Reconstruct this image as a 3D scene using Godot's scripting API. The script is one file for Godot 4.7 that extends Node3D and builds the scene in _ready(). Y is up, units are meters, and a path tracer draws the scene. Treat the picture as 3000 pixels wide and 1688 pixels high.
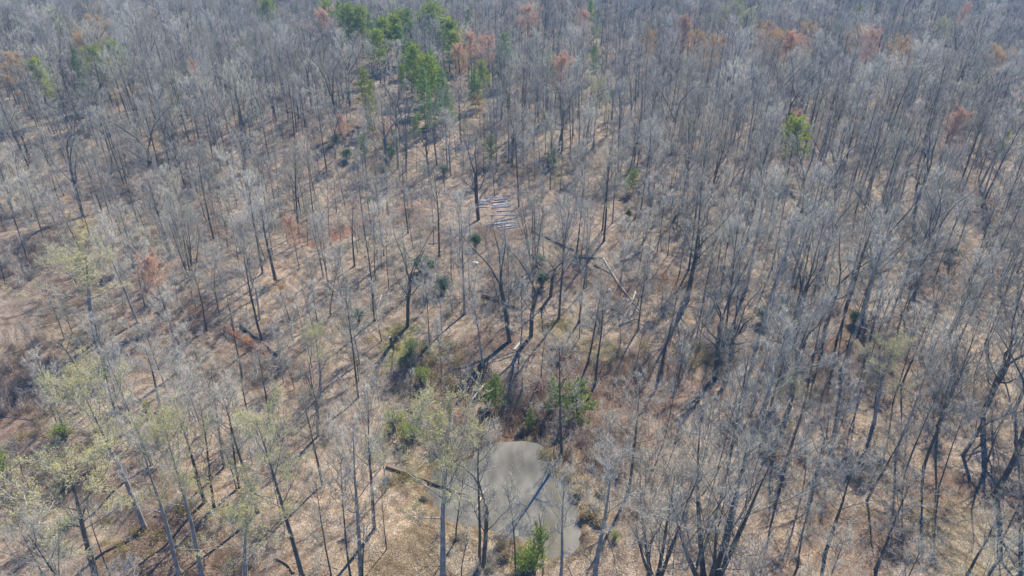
extends Node3D
# A leafless spring wood seen from a drone: pond, leaf litter, bare trees, a few pines and maples in flower.

const CAM_HEIGHT := 70.0
const PITCH := 31.0
const FOCAL := 2060.0        # in pixels of the 3000 x 1688 photograph
const MID := Vector2(1500, 844)

var rng := RandomNumberGenerator.new()
var hills := FastNoiseLite.new()
var patches := FastNoiseLite.new()
var fine := FastNoiseLite.new()
var stands := FastNoiseLite.new()
var gullies := []            # [points, width, depth]
var pond := PackedVector2Array()
var mats := {}
var variants := {}
var taken := {}
var landmarks := []
var minor := []
var waiting := []           # things whose label is settled once all stand
var spots := []             # x, z, clear radius, clear reach towards +z
const WATER := -0.32

# ------------------------------------------------------------------ mesh collector
class MB:
	var v := PackedVector3Array()
	var n := PackedVector3Array()
	var c := PackedColorArray()
	var t := PackedInt32Array()

	func ring_axes(d: Vector3) -> Array:
		var a := Vector3.RIGHT if absf(d.x) < 0.8 else Vector3.FORWARD
		var u := d.cross(a).normalized()
		return [u, d.cross(u).normalized()]

	func tube(p: PackedVector3Array, r: PackedFloat32Array, sides: int, col: Color, cap := false) -> void:
		var first := v.size()
		var last := p.size() - 1
		for k in p.size():
			var d := (p[mini(k + 1, last)] - p[maxi(k - 1, 0)]).normalized()
			var ax := ring_axes(d)
			for s in sides:
				var a := TAU * s / sides
				var o: Vector3 = ax[0] * cos(a) + ax[1] * sin(a)
				v.append(p[k] + o * r[k])
				n.append(o)
				c.append(col)
		for k in last:
			for s in sides:
				var a := first + k * sides + s
				var b := first + k * sides + (s + 1) % sides
				t.append_array([a, a + sides, b, b, a + sides, b + sides])
		if cap:
			for e in [0, last]:
				var d := (p[1] - p[0]).normalized() * (-1.0 if e == 0 else 1.0)
				var ctr := v.size()
				v.append(p[e]); n.append(d); c.append(col)
				for s in sides:
					v.append(v[first + e * sides + s]); n.append(d); c.append(col)
				for s in sides:
					if e == 0:
						t.append_array([ctr, ctr + 1 + s, ctr + 1 + (s + 1) % sides])
					else:
						t.append_array([ctr, ctr + 1 + (s + 1) % sides, ctr + 1 + s])

	func spike(a: Vector3, b: Vector3, r: float, col: Color) -> void:
		var d := (b - a).normalized()
		var ax := ring_axes(d)
		var f := v.size()
		for s in 3:
			var w := TAU * s / 3.0
			var o: Vector3 = ax[0] * cos(w) + ax[1] * sin(w)
			v.append(a + o * r); n.append(o); c.append(col)
		v.append(b); n.append(d); c.append(col)
		t.append_array([f, f + 3, f + 1, f + 1, f + 3, f + 2, f + 2, f + 3, f])

	# a pointed leaf or needle tuft folded along its rib: base, two sides, tip
	func leaf(p: Vector3, d: Vector3, side: Vector3, l: float, w: float, col: Color) -> void:
		var f := v.size()
		var up := side.cross(d).normalized()
		v.append(p); v.append(p + d * l * 0.5 + side * w + up * w * 0.3); v.append(p + d * l); v.append(p + d * l * 0.5 - side * w + up * w * 0.3)
		for k in 4:
			n.append(up); c.append(col)
		t.append_array([f, f + 2, f + 1, f, f + 3, f + 2])

	func add_to(m: ArrayMesh, mat: Material) -> void:
		if v.is_empty():
			return
		var arr := []
		arr.resize(Mesh.ARRAY_MAX)
		arr[Mesh.ARRAY_VERTEX] = v
		arr[Mesh.ARRAY_NORMAL] = n
		arr[Mesh.ARRAY_COLOR] = c
		arr[Mesh.ARRAY_INDEX] = t
		m.add_surface_from_arrays(Mesh.PRIMITIVE_TRIANGLES, arr)
		m.surface_set_material(m.get_surface_count() - 1, mat)

	func mesh(mat: Material) -> ArrayMesh:
		var m := ArrayMesh.new()
		add_to(m, mat)
		return m

# ------------------------------------------------------------------ camera maths
func ray(x: float, y: float) -> Vector3:
	var p := deg_to_rad(PITCH)
	var fw := Vector3(0, -sin(p), -cos(p))
	var up := Vector3(0, cos(p), -sin(p))
	return fw + Vector3.RIGHT * ((x - MID.x) / FOCAL) - up * ((y - MID.y) / FOCAL)

func at_level(x: float, y: float, level: float) -> Vector3:
	var d := ray(x, y)
	return Vector3(0, CAM_HEIGHT, 0) + d * ((level - CAM_HEIGHT) / d.y)

func ground_at(x: float, y: float, above := 0.0) -> Vector3:
	var p := at_level(x, y, above)
	for k in 5:
		p = at_level(x, y, ground(p.x, p.z) + above)
	return Vector3(p.x, ground(p.x, p.z), p.z)

func project(w: Vector3) -> Vector3:
	var p := deg_to_rad(PITCH)
	var q := w - Vector3(0, CAM_HEIGHT, 0)
	var depth := q.dot(Vector3(0, -sin(p), -cos(p)))
	return Vector3(MID.x + q.x / depth * FOCAL, MID.y - q.dot(Vector3(0, cos(p), -sin(p))) / depth * FOCAL, depth)

# ------------------------------------------------------------------ terrain
func seg_dist(p: Vector2, a: Vector2, b: Vector2) -> float:
	return p.distance_to(Geometry2D.get_closest_point_to_segment(p, a, b))

func pond_distance(p: Vector2) -> float:      # negative inside
	var d := 1e9
	for k in pond.size():
		d = minf(d, seg_dist(p, pond[k], pond[(k + 1) % pond.size()]))
	return -d if Geometry2D.is_point_in_polygon(p, pond) else d

func ground(x: float, z: float) -> float:
	var p := Vector2(x, z)
	var far := clampf((p.distance_to(Vector2(2, -65)) - 14.0) / 40.0, 0.0, 1.0)
	var h := hills.get_noise_2d(x, z) * 4.6 * far + fine.get_noise_2d(x, z) * 0.30
	for g in gullies:
		if not g[3].has_point(p):
			continue
		var d := 1e9
		for k in g[0].size() - 1:
			d = minf(d, seg_dist(p, g[0][k], g[0][k + 1]))
		h -= g[2] * exp(-pow(d / g[1], 2.0))
	if absf(x - 0.0) < 24.0 and absf(z + 65.0) < 24.0:
		var d := pond_distance(p) + fine.get_noise_2d(x * 9.0, z * 9.0) * 0.7
		h = lerpf(h, minf(h, 0.05), smoothstep(6.0, 1.0, d))
		h -= 1.5 * smoothstep(1.1, -1.3, d)
	return h

func make_gully(points: Array, width: float, depth: float) -> void:
	var w := PackedVector2Array()
	var r := Rect2()
	for q in points:
		var p := at_level(q[0], q[1], 0.0)
		w.append(Vector2(p.x, p.z))
		r = Rect2(w[0], Vector2.ZERO) if w.size() == 1 else r.expand(w[-1])
	gullies.append([w, width, depth, r.grow(width * 3.0)])

# ------------------------------------------------------------------ materials
func plain(key: String, col: Color, rough := 0.9) -> StandardMaterial3D:
	var m := StandardMaterial3D.new()
	m.resource_name = key
	m.albedo_color = col.linear_to_srgb()
	m.roughness = rough
	m.metallic_specular = 0.25
	m.vertex_color_use_as_albedo = true
	mats[key] = m
	return m

func bark_texture() -> ImageTexture:
	# plated bark: darker furrows running up, pale lichen blotches
	var im := Image.create(256, 256, false, Image.FORMAT_RGB8)
	var a := FastNoiseLite.new(); a.seed = 5; a.frequency = 0.05
	var b := FastNoiseLite.new(); b.seed = 6; b.frequency = 0.02
	for y in 256:
		for x in 256:
			var u := TAU * x / 256.0
			var w := TAU * y / 256.0
			var q := Vector3(cos(u) * 40, sin(u) * 40, 0)
			var f := a.get_noise_3d(q.x * 2.0, q.y * 2.0, cos(w) * 18 + sin(w) * 9)
			var l := b.get_noise_3d(q.x + 300, q.y + cos(w) * 35, sin(w) * 35)
			var t := 0.72 + f * 0.5
			var g := smoothstep(0.15, 0.4, l) * 0.35
			im.set_pixel(x, y, Color(t, t, t).lerp(Color(0.98, 1.0, 0.95), g).clamp())
	return ImageTexture.create_from_image(im)

func litter_texture() -> ImageTexture:
	var size := 1024
	var im := Image.create(size, size, false, Image.FORMAT_RGB8)
	im.fill(Color(0.44, 0.39, 0.33))
	var r := RandomNumberGenerator.new(); r.seed = 77
	var mat := FastNoiseLite.new(); mat.seed = 31; mat.frequency = 1.0; mat.fractal_octaves = 3
	var tones := [Color(0.60, 0.54, 0.48), Color(0.67, 0.615, 0.555), Color(0.54, 0.485, 0.43), Color(0.48, 0.425, 0.37), Color(0.62, 0.55, 0.47), Color(0.44, 0.385, 0.335), Color(0.72, 0.68, 0.62), Color(0.55, 0.47, 0.40)]
	for k in 150000:
		var x := r.randi() % size
		var y := r.randi() % size
		var c: Color = tones[r.randi() % tones.size()]
		c = c.lightened(r.randf() * 0.1) if r.randf() < 0.5 else c.darkened(r.randf() * 0.25)
		var a := r.randf() * TAU
		var l := 1.0 + r.randf() * 1.8
		var w := 0.8 + r.randf() * 0.9
		var ux := TAU * x / size
		var uy := TAU * y / size
		var matted := mat.get_noise_3d(cos(ux) * 3.0 + cos(uy) * 2.2, sin(ux) * 3.0, sin(uy) * 3.0)
		c = c.darkened(clampf(matted * 0.7, 0.0, 0.3)) if matted > 0.0 else c.lightened(clampf(-matted * 0.4, 0.0, 0.2))
		var e := int(l) + 1
		for j in range(-e, e + 1):
			for i in range(-e, e + 1):
				var u := (i * cos(a) + j * sin(a)) / l
				var s := (j * cos(a) - i * sin(a)) / w
				if u * u + s * s <= 1.0:
					im.set_pixel(posmod(x + i, size), posmod(y + j, size), c)
	return ImageTexture.create_from_image(im)

func make_materials() -> void:
	var bt := bark_texture()
	for k in [["bark_dark", Color(0.21, 0.203, 0.185)], ["bark_grey", Color(0.26, 0.255, 0.235)], ["bark_pale", Color(0.60, 0.59, 0.55)], ["bark_pine", Color(0.15, 0.115, 0.09)], ["wood_pale", Color(0.86, 0.81, 0.73)], ["wood_peeled", Color(1.0, 0.97, 0.92)], ["wood_brown", Color(0.34, 0.26, 0.19)]]:
		var m := plain(k[0], k[1])
		m.albedo_texture = bt
		m.uv1_triplanar = true
		m.uv1_scale = Vector3(0.9, 0.25, 0.9)
	for k in [["twig_grey", Color(0.315, 0.315, 0.272)], ["twig_dark", Color(0.245, 0.242, 0.208)], ["twig_pale", Color(0.405, 0.405, 0.36)], ["twig_red", Color(0.36, 0.28, 0.22)]]:
		plain(k[0], k[1])
	for k in [["leaf", Color(1, 1, 1)], ["needle", Color(1, 1, 1)]]:
		var m := plain(k[0], k[1], 0.7)
		m.backlight_enabled = true
		m.backlight = Color(0.9, 0.9, 0.9)
	var g := plain("litter", Color(1, 1, 1), 0.95)
	g.albedo_texture = litter_texture()
	g.uv1_triplanar = true
	g.uv1_world_triplanar = true
	g.uv1_scale = Vector3.ONE / 31.0
	plain("dry_leaf", Color(1, 1, 1), 0.85)
	var w := plain("water", Color(1, 1, 1), 0.035)
	w.vertex_color_use_as_albedo = true
	w.metallic_specular = 0.8
	plain("board", Color(0.42, 0.28, 0.25), 0.8)
	plain("white_paint", Color(0.55, 0.52, 0.50), 0.8)
	plain("pale_solid", Color(0.62, 0.59, 0.54), 0.7)

# ------------------------------------------------------------------ tree builders
func rv() -> Vector3:
	return Vector3(rng.randfn(), rng.randfn(), rng.randfn()) * 0.577

# Grows one branch; deeper levels go into `crown`. Each node: pos, dir
func grow(o: Dictionary, mb: MB, start: Vector3, dir: Vector3, length: float, r0: float, level: int) -> void:
	var segs: int = [0, 6, 4, 2][level]
	var p := PackedVector3Array([start])
	var r := PackedFloat32Array([r0])
	var d := dir
	var dirs := [d]
	var kink: float = o.kink * [0, 0.16, 0.22, 0.3][level]
	for k in segs:
		d = (d + rv() * kink + Vector3.UP * (o.lift / segs)).normalized()
		p.append(p[-1] + d * length / segs)
		r.append(lerpf(r0, maxf(r0 * 0.22, 0.008), float(k + 1) / segs))
		dirs.append(d)
	var tone := 1.0 + rng.randf_range(-0.14, 0.14)
	var col := Color(tone, tone, tone)
	var target: MB = mb if level == 1 else o.crown
	target.tube(p, r, [0, 6, 4, 3][level], col)
	var count: int = maxi(2, int([0, o.n2, o.n3, o.n4][level] * (0.75 + 0.5 * rng.randf())))
	for k in count:
		var t := lerpf([0.0, 0.18, 0.15, 0.1][level], 1.0, (k + rng.randf()) / count)
		var f := t * segs
		var s := mini(int(f), segs - 1)
		var at := p[s].lerp(p[s + 1], f - s)
		var bd: Vector3 = dirs[s + 1]
		var side := (rv() - bd * 0.0).cross(bd).normalized()
		var ang := deg_to_rad(rng.randf_range(24, 58))
		var nd := (bd * cos(ang) + side * sin(ang)).normalized()
		if level == 1:
			grow(o, mb, at, nd, length * rng.randf_range(0.32, 0.5) * (1.1 - 0.45 * t), maxf(r0 * 0.42 * (1.0 - 0.5 * t), 0.022), 2)
		elif level == 2:
			grow(o, mb, at, nd, length * rng.randf_range(0.34, 0.55) * (1.1 - 0.4 * t), maxf(r0 * 0.5 * (1.0 - 0.5 * t), o.twig * 1.15), 3)
		else:
			var e: Vector3 = at + (nd + Vector3.UP * 0.25 + rv() * 0.15).normalized() * (o.twig_len * rng.randf_range(0.6, 1.3))
			o.crown.spike(at, e, o.twig, col)
			if o.has("leaf"):
				var cl: Array = o.leaf
				for q in o.leaf_n:
					if rng.randf() < o.leaf_share:
						var lc: Color = cl[0].lerp(cl[1], rng.randf())
						var ld := (rv() + Vector3.UP * 0.3).normalized()
						o.leaves.leaf(at.lerp(e, rng.randf_range(0.3, 1.0)), ld, ld.cross(rv()).normalized(), o.leaf_size * rng.randf_range(0.7, 1.3), o.leaf_size * 0.35, lc)

func make_tree(o: Dictionary) -> Dictionary:
	# h, r (trunk radius), bare (share of the height without limbs), crown radius, limbs, stems
	o.merge({"kink": 1.0, "lift": 0.35, "n2": 7, "n3": 6, "n4": 6, "twig": 0.010, "twig_len": 0.6, "stems": 1, "forks": 1, "bark": "bark_dark", "twigs": "twig_grey", "leaf_n": 1, "leaf_share": 1.0, "leaf_size": 0.16})
	o.crown = MB.new()
	o.leaves = MB.new()
	var trunk := MB.new()
	var limbs: Array[MB] = []
	for st in o.stems:
		var base := Vector3(0, -0.4, 0)
		var lean := Vector3.UP
		var hh: float = o.h
		if o.stems > 1:
			var a: float = TAU * st / o.stems + rng.randf() * 0.8
			base += Vector3(cos(a), 0, sin(a)) * o.r * 1.1
			lean = (Vector3.UP + Vector3(cos(a), 0, sin(a)) * rng.randf_range(0.12, 0.34)).normalized()
			hh *= rng.randf_range(0.75, 1.0)
		var segs := 11
		var p := PackedVector3Array([base])
		var rr: float = o.r / sqrt(float(o.stems)) * 1.1
		var r := PackedFloat32Array([rr * 1.55])
		var d := lean
		var top: float = hh * (1.0 if o.forks == 1 else o.bare + 0.04)
		for k in segs:
			d = (d + rv() * 0.032 * o.kink + (Vector3.UP if o.forks < 2 else lean) * 0.04).normalized()
			var step := (top + 0.4) / segs if k else (top + 0.4) / segs * 0.45
			p.append(p[-1] + d * step)
			var f := float(k + 1) / segs
			r.append(rr * (1.05 - 0.12 * f) if o.forks > 1 else maxf(rr * pow(1.02 - f, 0.75), 0.025))
		trunk.tube(p, r, 9, Color.WHITE)
		if o.forks > 1:
			for k in o.forks:
				var a: float = TAU * k / o.forks + rng.randf() * 0.9
				var ang := deg_to_rad(rng.randf_range(16, 38))
				var fd := (d * cos(ang) + Vector3(cos(a), 0, sin(a)) * sin(ang)).normalized()
				var lm := MB.new()
				grow(o, lm, p[-1] - d * 0.3, fd, hh * (1.0 - o.bare) * rng.randf_range(0.85, 1.1), rr * rng.randf_range(0.42, 0.62), 1)
				limbs.append(lm)
		var n: int = maxi(3, int(o.limbs / o.stems))
		for k in n:
			var t: float = (k + rng.randf_range(0.2, 0.8)) / n
			if o.forks > 1:
				t *= 0.5
			var y: float = lerpf(o.bare if o.forks == 1 else o.bare * 0.6, 0.95 if o.forks == 1 else o.bare, t)
			var f := clampf(y * hh / top, 0, 0.999) * segs
			var s := mini(int(f), segs - 1)
			var at := p[s].lerp(p[s + 1], f - s)
			var a: float = k * 2.4 + rng.randf() * 0.9
			var prof := sin(PI * clampf(0.28 + t * 0.62, 0, 1))
			var ang := deg_to_rad(lerpf(o.get("angle", 58.0), 22.0, t) + rng.randf_range(-9, 9))
			var ld := (Vector3.UP * cos(ang) + Vector3(cos(a), 0, sin(a)) * sin(ang)).normalized()
			var lm := MB.new()
			grow(o, lm, at, ld, o.crown_r * prof * rng.randf_range(0.85, 1.25) / maxf(sin(ang), 0.55), maxf(lerpf(r[s], r[s + 1], f - s) * rng.randf_range(0.32, 0.5), 0.03), 1)
			limbs.append(lm)
	var out := {"h": o.h, "r": o.crown_r, "trunk": trunk.mesh(mats[o.bark]), "limbs": [], "crown": o.crown.mesh(mats[o.twigs]), "leaves": null}
	for lm in limbs:
		out.limbs.append(lm.mesh(mats[o.bark]))
	if o.leaves.v.size():
		out.leaves = o.leaves.mesh(mats.leaf)
	var whole := ArrayMesh.new()
	trunk.add_to(whole, mats[o.bark])
	var all := MB.new()
	for lm in limbs:
		var f := all.v.size()
		all.v.append_array(lm.v); all.n.append_array(lm.n); all.c.append_array(lm.c)
		for q in lm.t:
			all.t.append(q + f)
	all.add_to(whole, mats[o.bark])
	o.crown.add_to(whole, mats[o.twigs])
	o.leaves.add_to(whole, mats.leaf)
	out.whole = whole
	out.pale = o.bark == "bark_pale"
	return out

# pine or cedar: whorls of boughs carrying needle tufts
func make_pine(o: Dictionary) -> Dictionary:
	var trunk := MB.new()
	var boughs := MB.new()
	var needles := MB.new()
	var p := PackedVector3Array([Vector3(0, -0.3, 0)])
	var r := PackedFloat32Array([o.r * 1.4])
	var d := Vector3.UP
	for k in 10:
		d = (d + rv() * 0.05 + Vector3.UP * 0.05).normalized()
		p.append(p[-1] + d * (o.h + 0.3) / 10.0)
		r.append(maxf(o.r * (1.02 - (k + 1) / 10.0), 0.03))
	trunk.tube(p, r, 8, Color.WHITE)
	var n: int = o.n
	for k in n:
		var t := (k + rng.randf()) / n
		var y: float = lerpf(o.bare, 0.985, t)
		var f := y * 10.0
		var at := p[mini(int(f), 9)].lerp(p[mini(int(f), 9) + 1], f - int(f))
		var prof: float = pow(1.0 - t, 0.75) + 0.08 if o.cone else sqrt(maxf(0.0, 1.0 - pow(t * 1.5 - 0.5, 2.0))) * rng.randf_range(0.55, 1.1) + 0.1
		var a := k * 2.4 + rng.randf()
		var l: float = o.crown_r * prof * rng.randf_range(0.8, 1.15)
		var rise: float = lerpf(-0.05, 0.6, t) if o.cone else lerpf(0.05, 0.9, t)
		var bd := Vector3(cos(a), rise, sin(a)).normalized()
		var e := at + bd * l + Vector3.UP * l * 0.1
		boughs.tube(PackedVector3Array([at, at.lerp(e, 0.55) - Vector3.UP * l * 0.03, e]), PackedFloat32Array([0.05, 0.03, 0.012]), 4, Color.WHITE)
		var tufts := int(o.tufts * clampf(l / o.crown_r, 0.2, 1.2))
		for q in tufts:
			var s := rng.randf_range(0.3, 1.05)
			var c0 := at.lerp(e, s) + rv() * Vector3(1, 0.4, 1) * l * 0.2
			var base: Color = o.tone[0].lerp(o.tone[1], rng.randf())
			for w in 6:
				var nd := (bd * 0.5 + rv() + Vector3.UP * 0.35).normalized()
				needles.leaf(c0, nd, nd.cross(rv()).normalized(), o.needle * rng.randf_range(0.7, 1.3), o.needle * 0.13, base * rng.randf_range(0.85, 1.15))
	return {"h": o.h, "r": o.crown_r, "trunk": trunk.mesh(mats.bark_pine), "limbs": [boughs.mesh(mats.bark_pine)], "crown": needles.mesh(mats.needle), "leaves": null, "pale": false}

func make_shrub(o: Dictionary) -> Dictionary:
	var stems := MB.new()
	var leaves := MB.new()
	for k in o.stems:
		var a := rng.randf() * TAU
		var s := rng.randf_range(0.1, 1.0)
		var e := Vector3(cos(a) * o.crown_r * s, o.h * rng.randf_range(0.6, 1.0) * (1.1 - 0.4 * s), sin(a) * o.crown_r * s)
		var m := e * 0.5 + Vector3(0, o.h * 0.12, 0) + rv() * 0.15
		stems.tube(PackedVector3Array([Vector3(cos(a), -1.2, sin(a)) * 0.12, m, e]), PackedFloat32Array([0.05, 0.03, 0.012]), 4, Color.WHITE)
		var shade := rng.randf_range(0.75, 1.15)
		for q in o.leaves:
			var at: Vector3 = m.lerp(e, rng.randf_range(0.1, 1.1)) + rv() * o.crown_r * 0.2
			at.y = maxf(at.y, 0.15)
			var ld := (rv() + Vector3.UP * 0.2).normalized()
			leaves.leaf(at, ld, ld.cross(rv()).normalized(), o.size * rng.randf_range(0.7, 1.3), o.size * o.get("wide", 0.24), o.tone[0].lerp(o.tone[1], rng.randf()) * shade)
	return {"h": o.h, "r": o.crown_r, "trunk": stems.mesh(mats.twig_dark), "limbs": [], "crown": leaves.mesh(mats.leaf), "leaves": null, "pale": false}

func make_brush(h: float, stems: int, spread: float, mat: String) -> ArrayMesh:
	var mb := MB.new()
	for k in stems:
		var a := rng.randf() * TAU
		var base := Vector3(cos(a), 0, sin(a)) * rng.randf() * spread * 0.6
		var d := (Vector3.UP + Vector3(cos(a), 0, sin(a)) * rng.randf_range(0.05, 0.5)).normalized()
		var hh := h * rng.randf_range(0.55, 1.0)
		var m := base + d * hh * 0.5 + rv() * 0.08 * h
		var e := m + (d + rv() * 0.15).normalized() * hh * 0.5
		base.y = -0.2
		mb.tube(PackedVector3Array([base, m, e]), PackedFloat32Array([0.012 + h * 0.0035, 0.012, 0.005]), 3, Color.WHITE)
		for q in int(9 + h * 3):
			var t := rng.randf_range(0.25, 1.0)
			var at := base.lerp(m, t * 2.0) if t < 0.5 else m.lerp(e, t * 2.0 - 1.0)
			var td := (d + rv() * 0.9).normalized()
			var te := at + td * rng.randf_range(0.3, 0.75) * (0.5 + h * 0.12)
			mb.spike(at, te, 0.009, Color.WHITE * rng.randf_range(0.85, 1.15))
			for w in 2:
				var s := at.lerp(te, rng.randf_range(0.3, 0.8))
				mb.spike(s, s + (td + rv() * 0.8).normalized() * rng.randf_range(0.2, 0.4), 0.007, Color.WHITE)
	return mb.mesh(mats[mat])

func make_variants() -> void:
	variants.dark = []
	variants.pale = []
	variants.fork = []
	variants.pole = []
	variants.small = []
	variants.wide = []
	variants.broad = []
	for k in 4:
		variants.broad.append(make_tree({"h": 13.0, "r": 0.11, "bare": 0.3, "crown_r": 3.5, "limbs": 13, "n2": 7, "n3": 6, "n4": 6, "bark": ["bark_grey", "bark_pale"][k % 2], "twigs": "twig_pale", "kink": 1.3, "twig": 0.009, "twig_len": 0.55, "angle": 66.0, "lift": 0.5}))
	variants.bud = []
	variants.maple = []
	for k in 5:
		variants.dark.append(make_tree({"h": 22.0, "r": 0.21, "bare": 0.42, "crown_r": 3.9, "limbs": 13, "bark": "bark_dark", "twigs": ["twig_grey", "twig_dark", "twig_grey"][k % 3], "kink": 1.0}))
	for k in 3:
		variants.pale.append(make_tree({"h": 23.0, "r": 0.23, "bare": 0.45, "crown_r": 3.8, "limbs": 14, "bark": "bark_pale" if k < 2 else "bark_grey", "twigs": "twig_pale", "kink": 0.8, "lift": 0.6}))
	for k in 4:
		variants.fork.append(make_tree({"h": 22.0, "r": 0.29, "bare": 0.46, "crown_r": 4.6, "limbs": 4, "forks": 3 if k < 2 else 2, "bark": "bark_dark" if k % 2 else "bark_grey", "twigs": "twig_grey", "kink": 1.5, "n2": 9}))
	for k in 6:
		variants.pole.append(make_tree({"h": 17.0, "r": 0.10, "bare": 0.45, "crown_r": 2.3, "limbs": 12, "n2": 6, "n3": 5, "n4": 5, "bark": ["bark_dark", "bark_grey"][k % 2], "twigs": ["twig_grey", "twig_dark", "twig_pale"][k % 3], "kink": 1.0}))
	for k in 4:
		variants.small.append(make_tree({"h": 9.0, "r": 0.075, "bare": 0.25, "crown_r": 1.9, "limbs": 10, "n2": 4, "n3": 4, "n4": 4, "bark": "bark_dark", "twigs": ["twig_pale", "twig_grey"][k % 2], "kink": 1.6, "twig_len": 0.45, "twig": 0.010}))
	for k in 2:
		variants.wide.append(make_tree({"h": 17.0, "r": 0.42, "bare": 0.22, "crown_r": 5.0, "limbs": 36, "stems": 5, "bark": "bark_grey" if k else "bark_dark", "twigs": "twig_grey", "angle": 50.0}))
	for k in 3:
		variants.bud.append(make_tree({"h": 21.0, "r": 0.23, "bare": 0.45, "crown_r": 4.2, "limbs": 14, "bark": "bark_pale" if k != 1 else "bark_grey", "twigs": "twig_pale", "lift": 0.5, "leaf": [Color(0.40, 0.40, 0.14), Color(0.54, 0.51, 0.25)], "leaf_share": 0.8, "leaf_n": 6, "leaf_size": 0.10}))
	for k in 3:
		variants.maple.append(make_tree({"h": 16.0, "r": 0.15, "bare": 0.4, "crown_r": 3.0, "limbs": 13, "bark": "bark_grey", "twigs": "twig_red", "lift": 0.6, "leaf": [Color(0.60, 0.34, 0.23), Color(0.70, 0.51, 0.37)], "leaf_n": 7, "leaf_share": 0.75, "leaf_size": 0.12}))
	variants.gold = []
	for k in 2:
		variants.gold.append(make_tree({"h": 18.0, "r": 0.18, "bare": 0.42, "crown_r": 3.4, "limbs": 13, "bark": "bark_grey", "twigs": "twig_grey", "lift": 0.6, "leaf": [Color(0.52, 0.30, 0.12), Color(0.58, 0.42, 0.18)], "leaf_n": 6, "leaf_share": 0.7, "leaf_size": 0.12}))
	variants.pine = []
	for k in 3:
		variants.pine.append(make_pine({"h": 16.0, "r": 0.19, "bare": 0.38, "crown_r": 3.9, "n": 56, "tufts": 36, "cone": false, "needle": 0.46, "tone": [Color(0.17, 0.25, 0.04), Color(0.44, 0.51, 0.10)]}))
	variants.spire = []
	for k in 2:
		variants.spire.append(make_pine({"h": 15.0, "r": 0.16, "bare": 0.14, "crown_r": 3.7, "n": 70, "tufts": 30, "cone": true, "needle": 0.44, "tone": [Color(0.14, 0.25, 0.07), Color(0.35, 0.47, 0.18)]}))
	variants.sapling_pine = []
	for k in 2:
		variants.sapling_pine.append(make_pine({"h": 7.0, "r": 0.08, "bare": 0.2, "crown_r": 1.9, "n": 40, "tufts": 15, "cone": k == 0, "needle": 0.38, "tone": [Color(0.15, 0.24, 0.05), Color(0.34, 0.42, 0.13)]}))
	variants.bright_pine = [make_pine({"h": 14.0, "r": 0.15, "bare": 0.25, "crown_r": 2.3, "n": 44, "tufts": 26, "cone": false, "needle": 0.36, "tone": [Color(0.18, 0.24, 0.025), Color(0.36, 0.40, 0.04)]})]
	variants.holly = []
	for k in 2:
		variants.holly.append(make_shrub({"h": 3.4, "crown_r": 2.0, "stems": 46, "leaves": 40, "size": 0.26, "tone": [Color(0.045, 0.10, 0.035), Color(0.13, 0.22, 0.10)]}))
	variants.lime = [make_shrub({"h": 3.0, "crown_r": 1.9, "stems": 40, "leaves": 26, "size": 0.2, "tone": [Color(0.20, 0.30, 0.04), Color(0.36, 0.44, 0.10)]})]
	variants.moss = [make_shrub({"h": 0.5, "crown_r": 1.2, "stems": 26, "leaves": 9, "size": 0.22, "wide": 0.14, "tone": [Color(0.22, 0.21, 0.07), Color(0.38, 0.32, 0.14)]})]
	variants.sedge = [make_shrub({"h": 0.8, "crown_r": 0.9, "stems": 26, "leaves": 18, "size": 0.5, "wide": 0.07, "tone": [Color(0.44, 0.36, 0.20), Color(0.56, 0.48, 0.32)]})]

# ------------------------------------------------------------------ scene objects
func numbered(called: String) -> String:
	var k: int = taken.get(called, 0)
	taken[called] = k + 1
	return called if k == 0 else "%s_%03d" % [called, k]

func tag(o: Node, label: String, category: String, group := "", kind := "") -> void:
	if label: o.set_meta("label", label)
	if category: o.set_meta("category", category)
	if group: o.set_meta("group", group)
	if kind: o.set_meta("kind", kind)

func part(parent: Node, called: String, m: Mesh) -> MeshInstance3D:
	var o := MeshInstance3D.new()
	o.name = called
	o.mesh = m
	parent.add_child(o, true)
	return o

func near_what(p: Vector3) -> Array:
	var best := []
	var d := 1e9
	for l in minor:
		var q: float = Vector2(p.x, p.z).distance_to(Vector2(l[0].x, l[0].z))
		if q < 8.0 and q < d:
			d = q
			best = l
	if best:
		return best
	for l in landmarks:
		var q: float = Vector2(p.x, p.z).distance_to(Vector2(l[0].x, l[0].z))
		if q < d:
			d = q
			best = l
	return best

const ORDER := ["nearest", "second nearest", "third nearest", "fourth nearest", "fifth nearest", "sixth nearest", "seventh nearest", "eighth nearest", "ninth nearest", "tenth nearest", "eleventh nearest", "twelfth nearest", "thirteenth nearest", "fourteenth nearest", "fifteenth nearest", "sixteenth nearest", "seventeenth nearest", "eighteenth nearest", "nineteenth nearest", "twentieth nearest", "twenty-first nearest", "twenty-second nearest"]

func describe(o: Node3D, what: String, category: String, where: Array, group := "") -> void:
	waiting.append([o, what, category, where, Vector2(o.position.x, o.position.z).distance_to(Vector2(where[0].x, where[0].z)), group])

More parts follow.
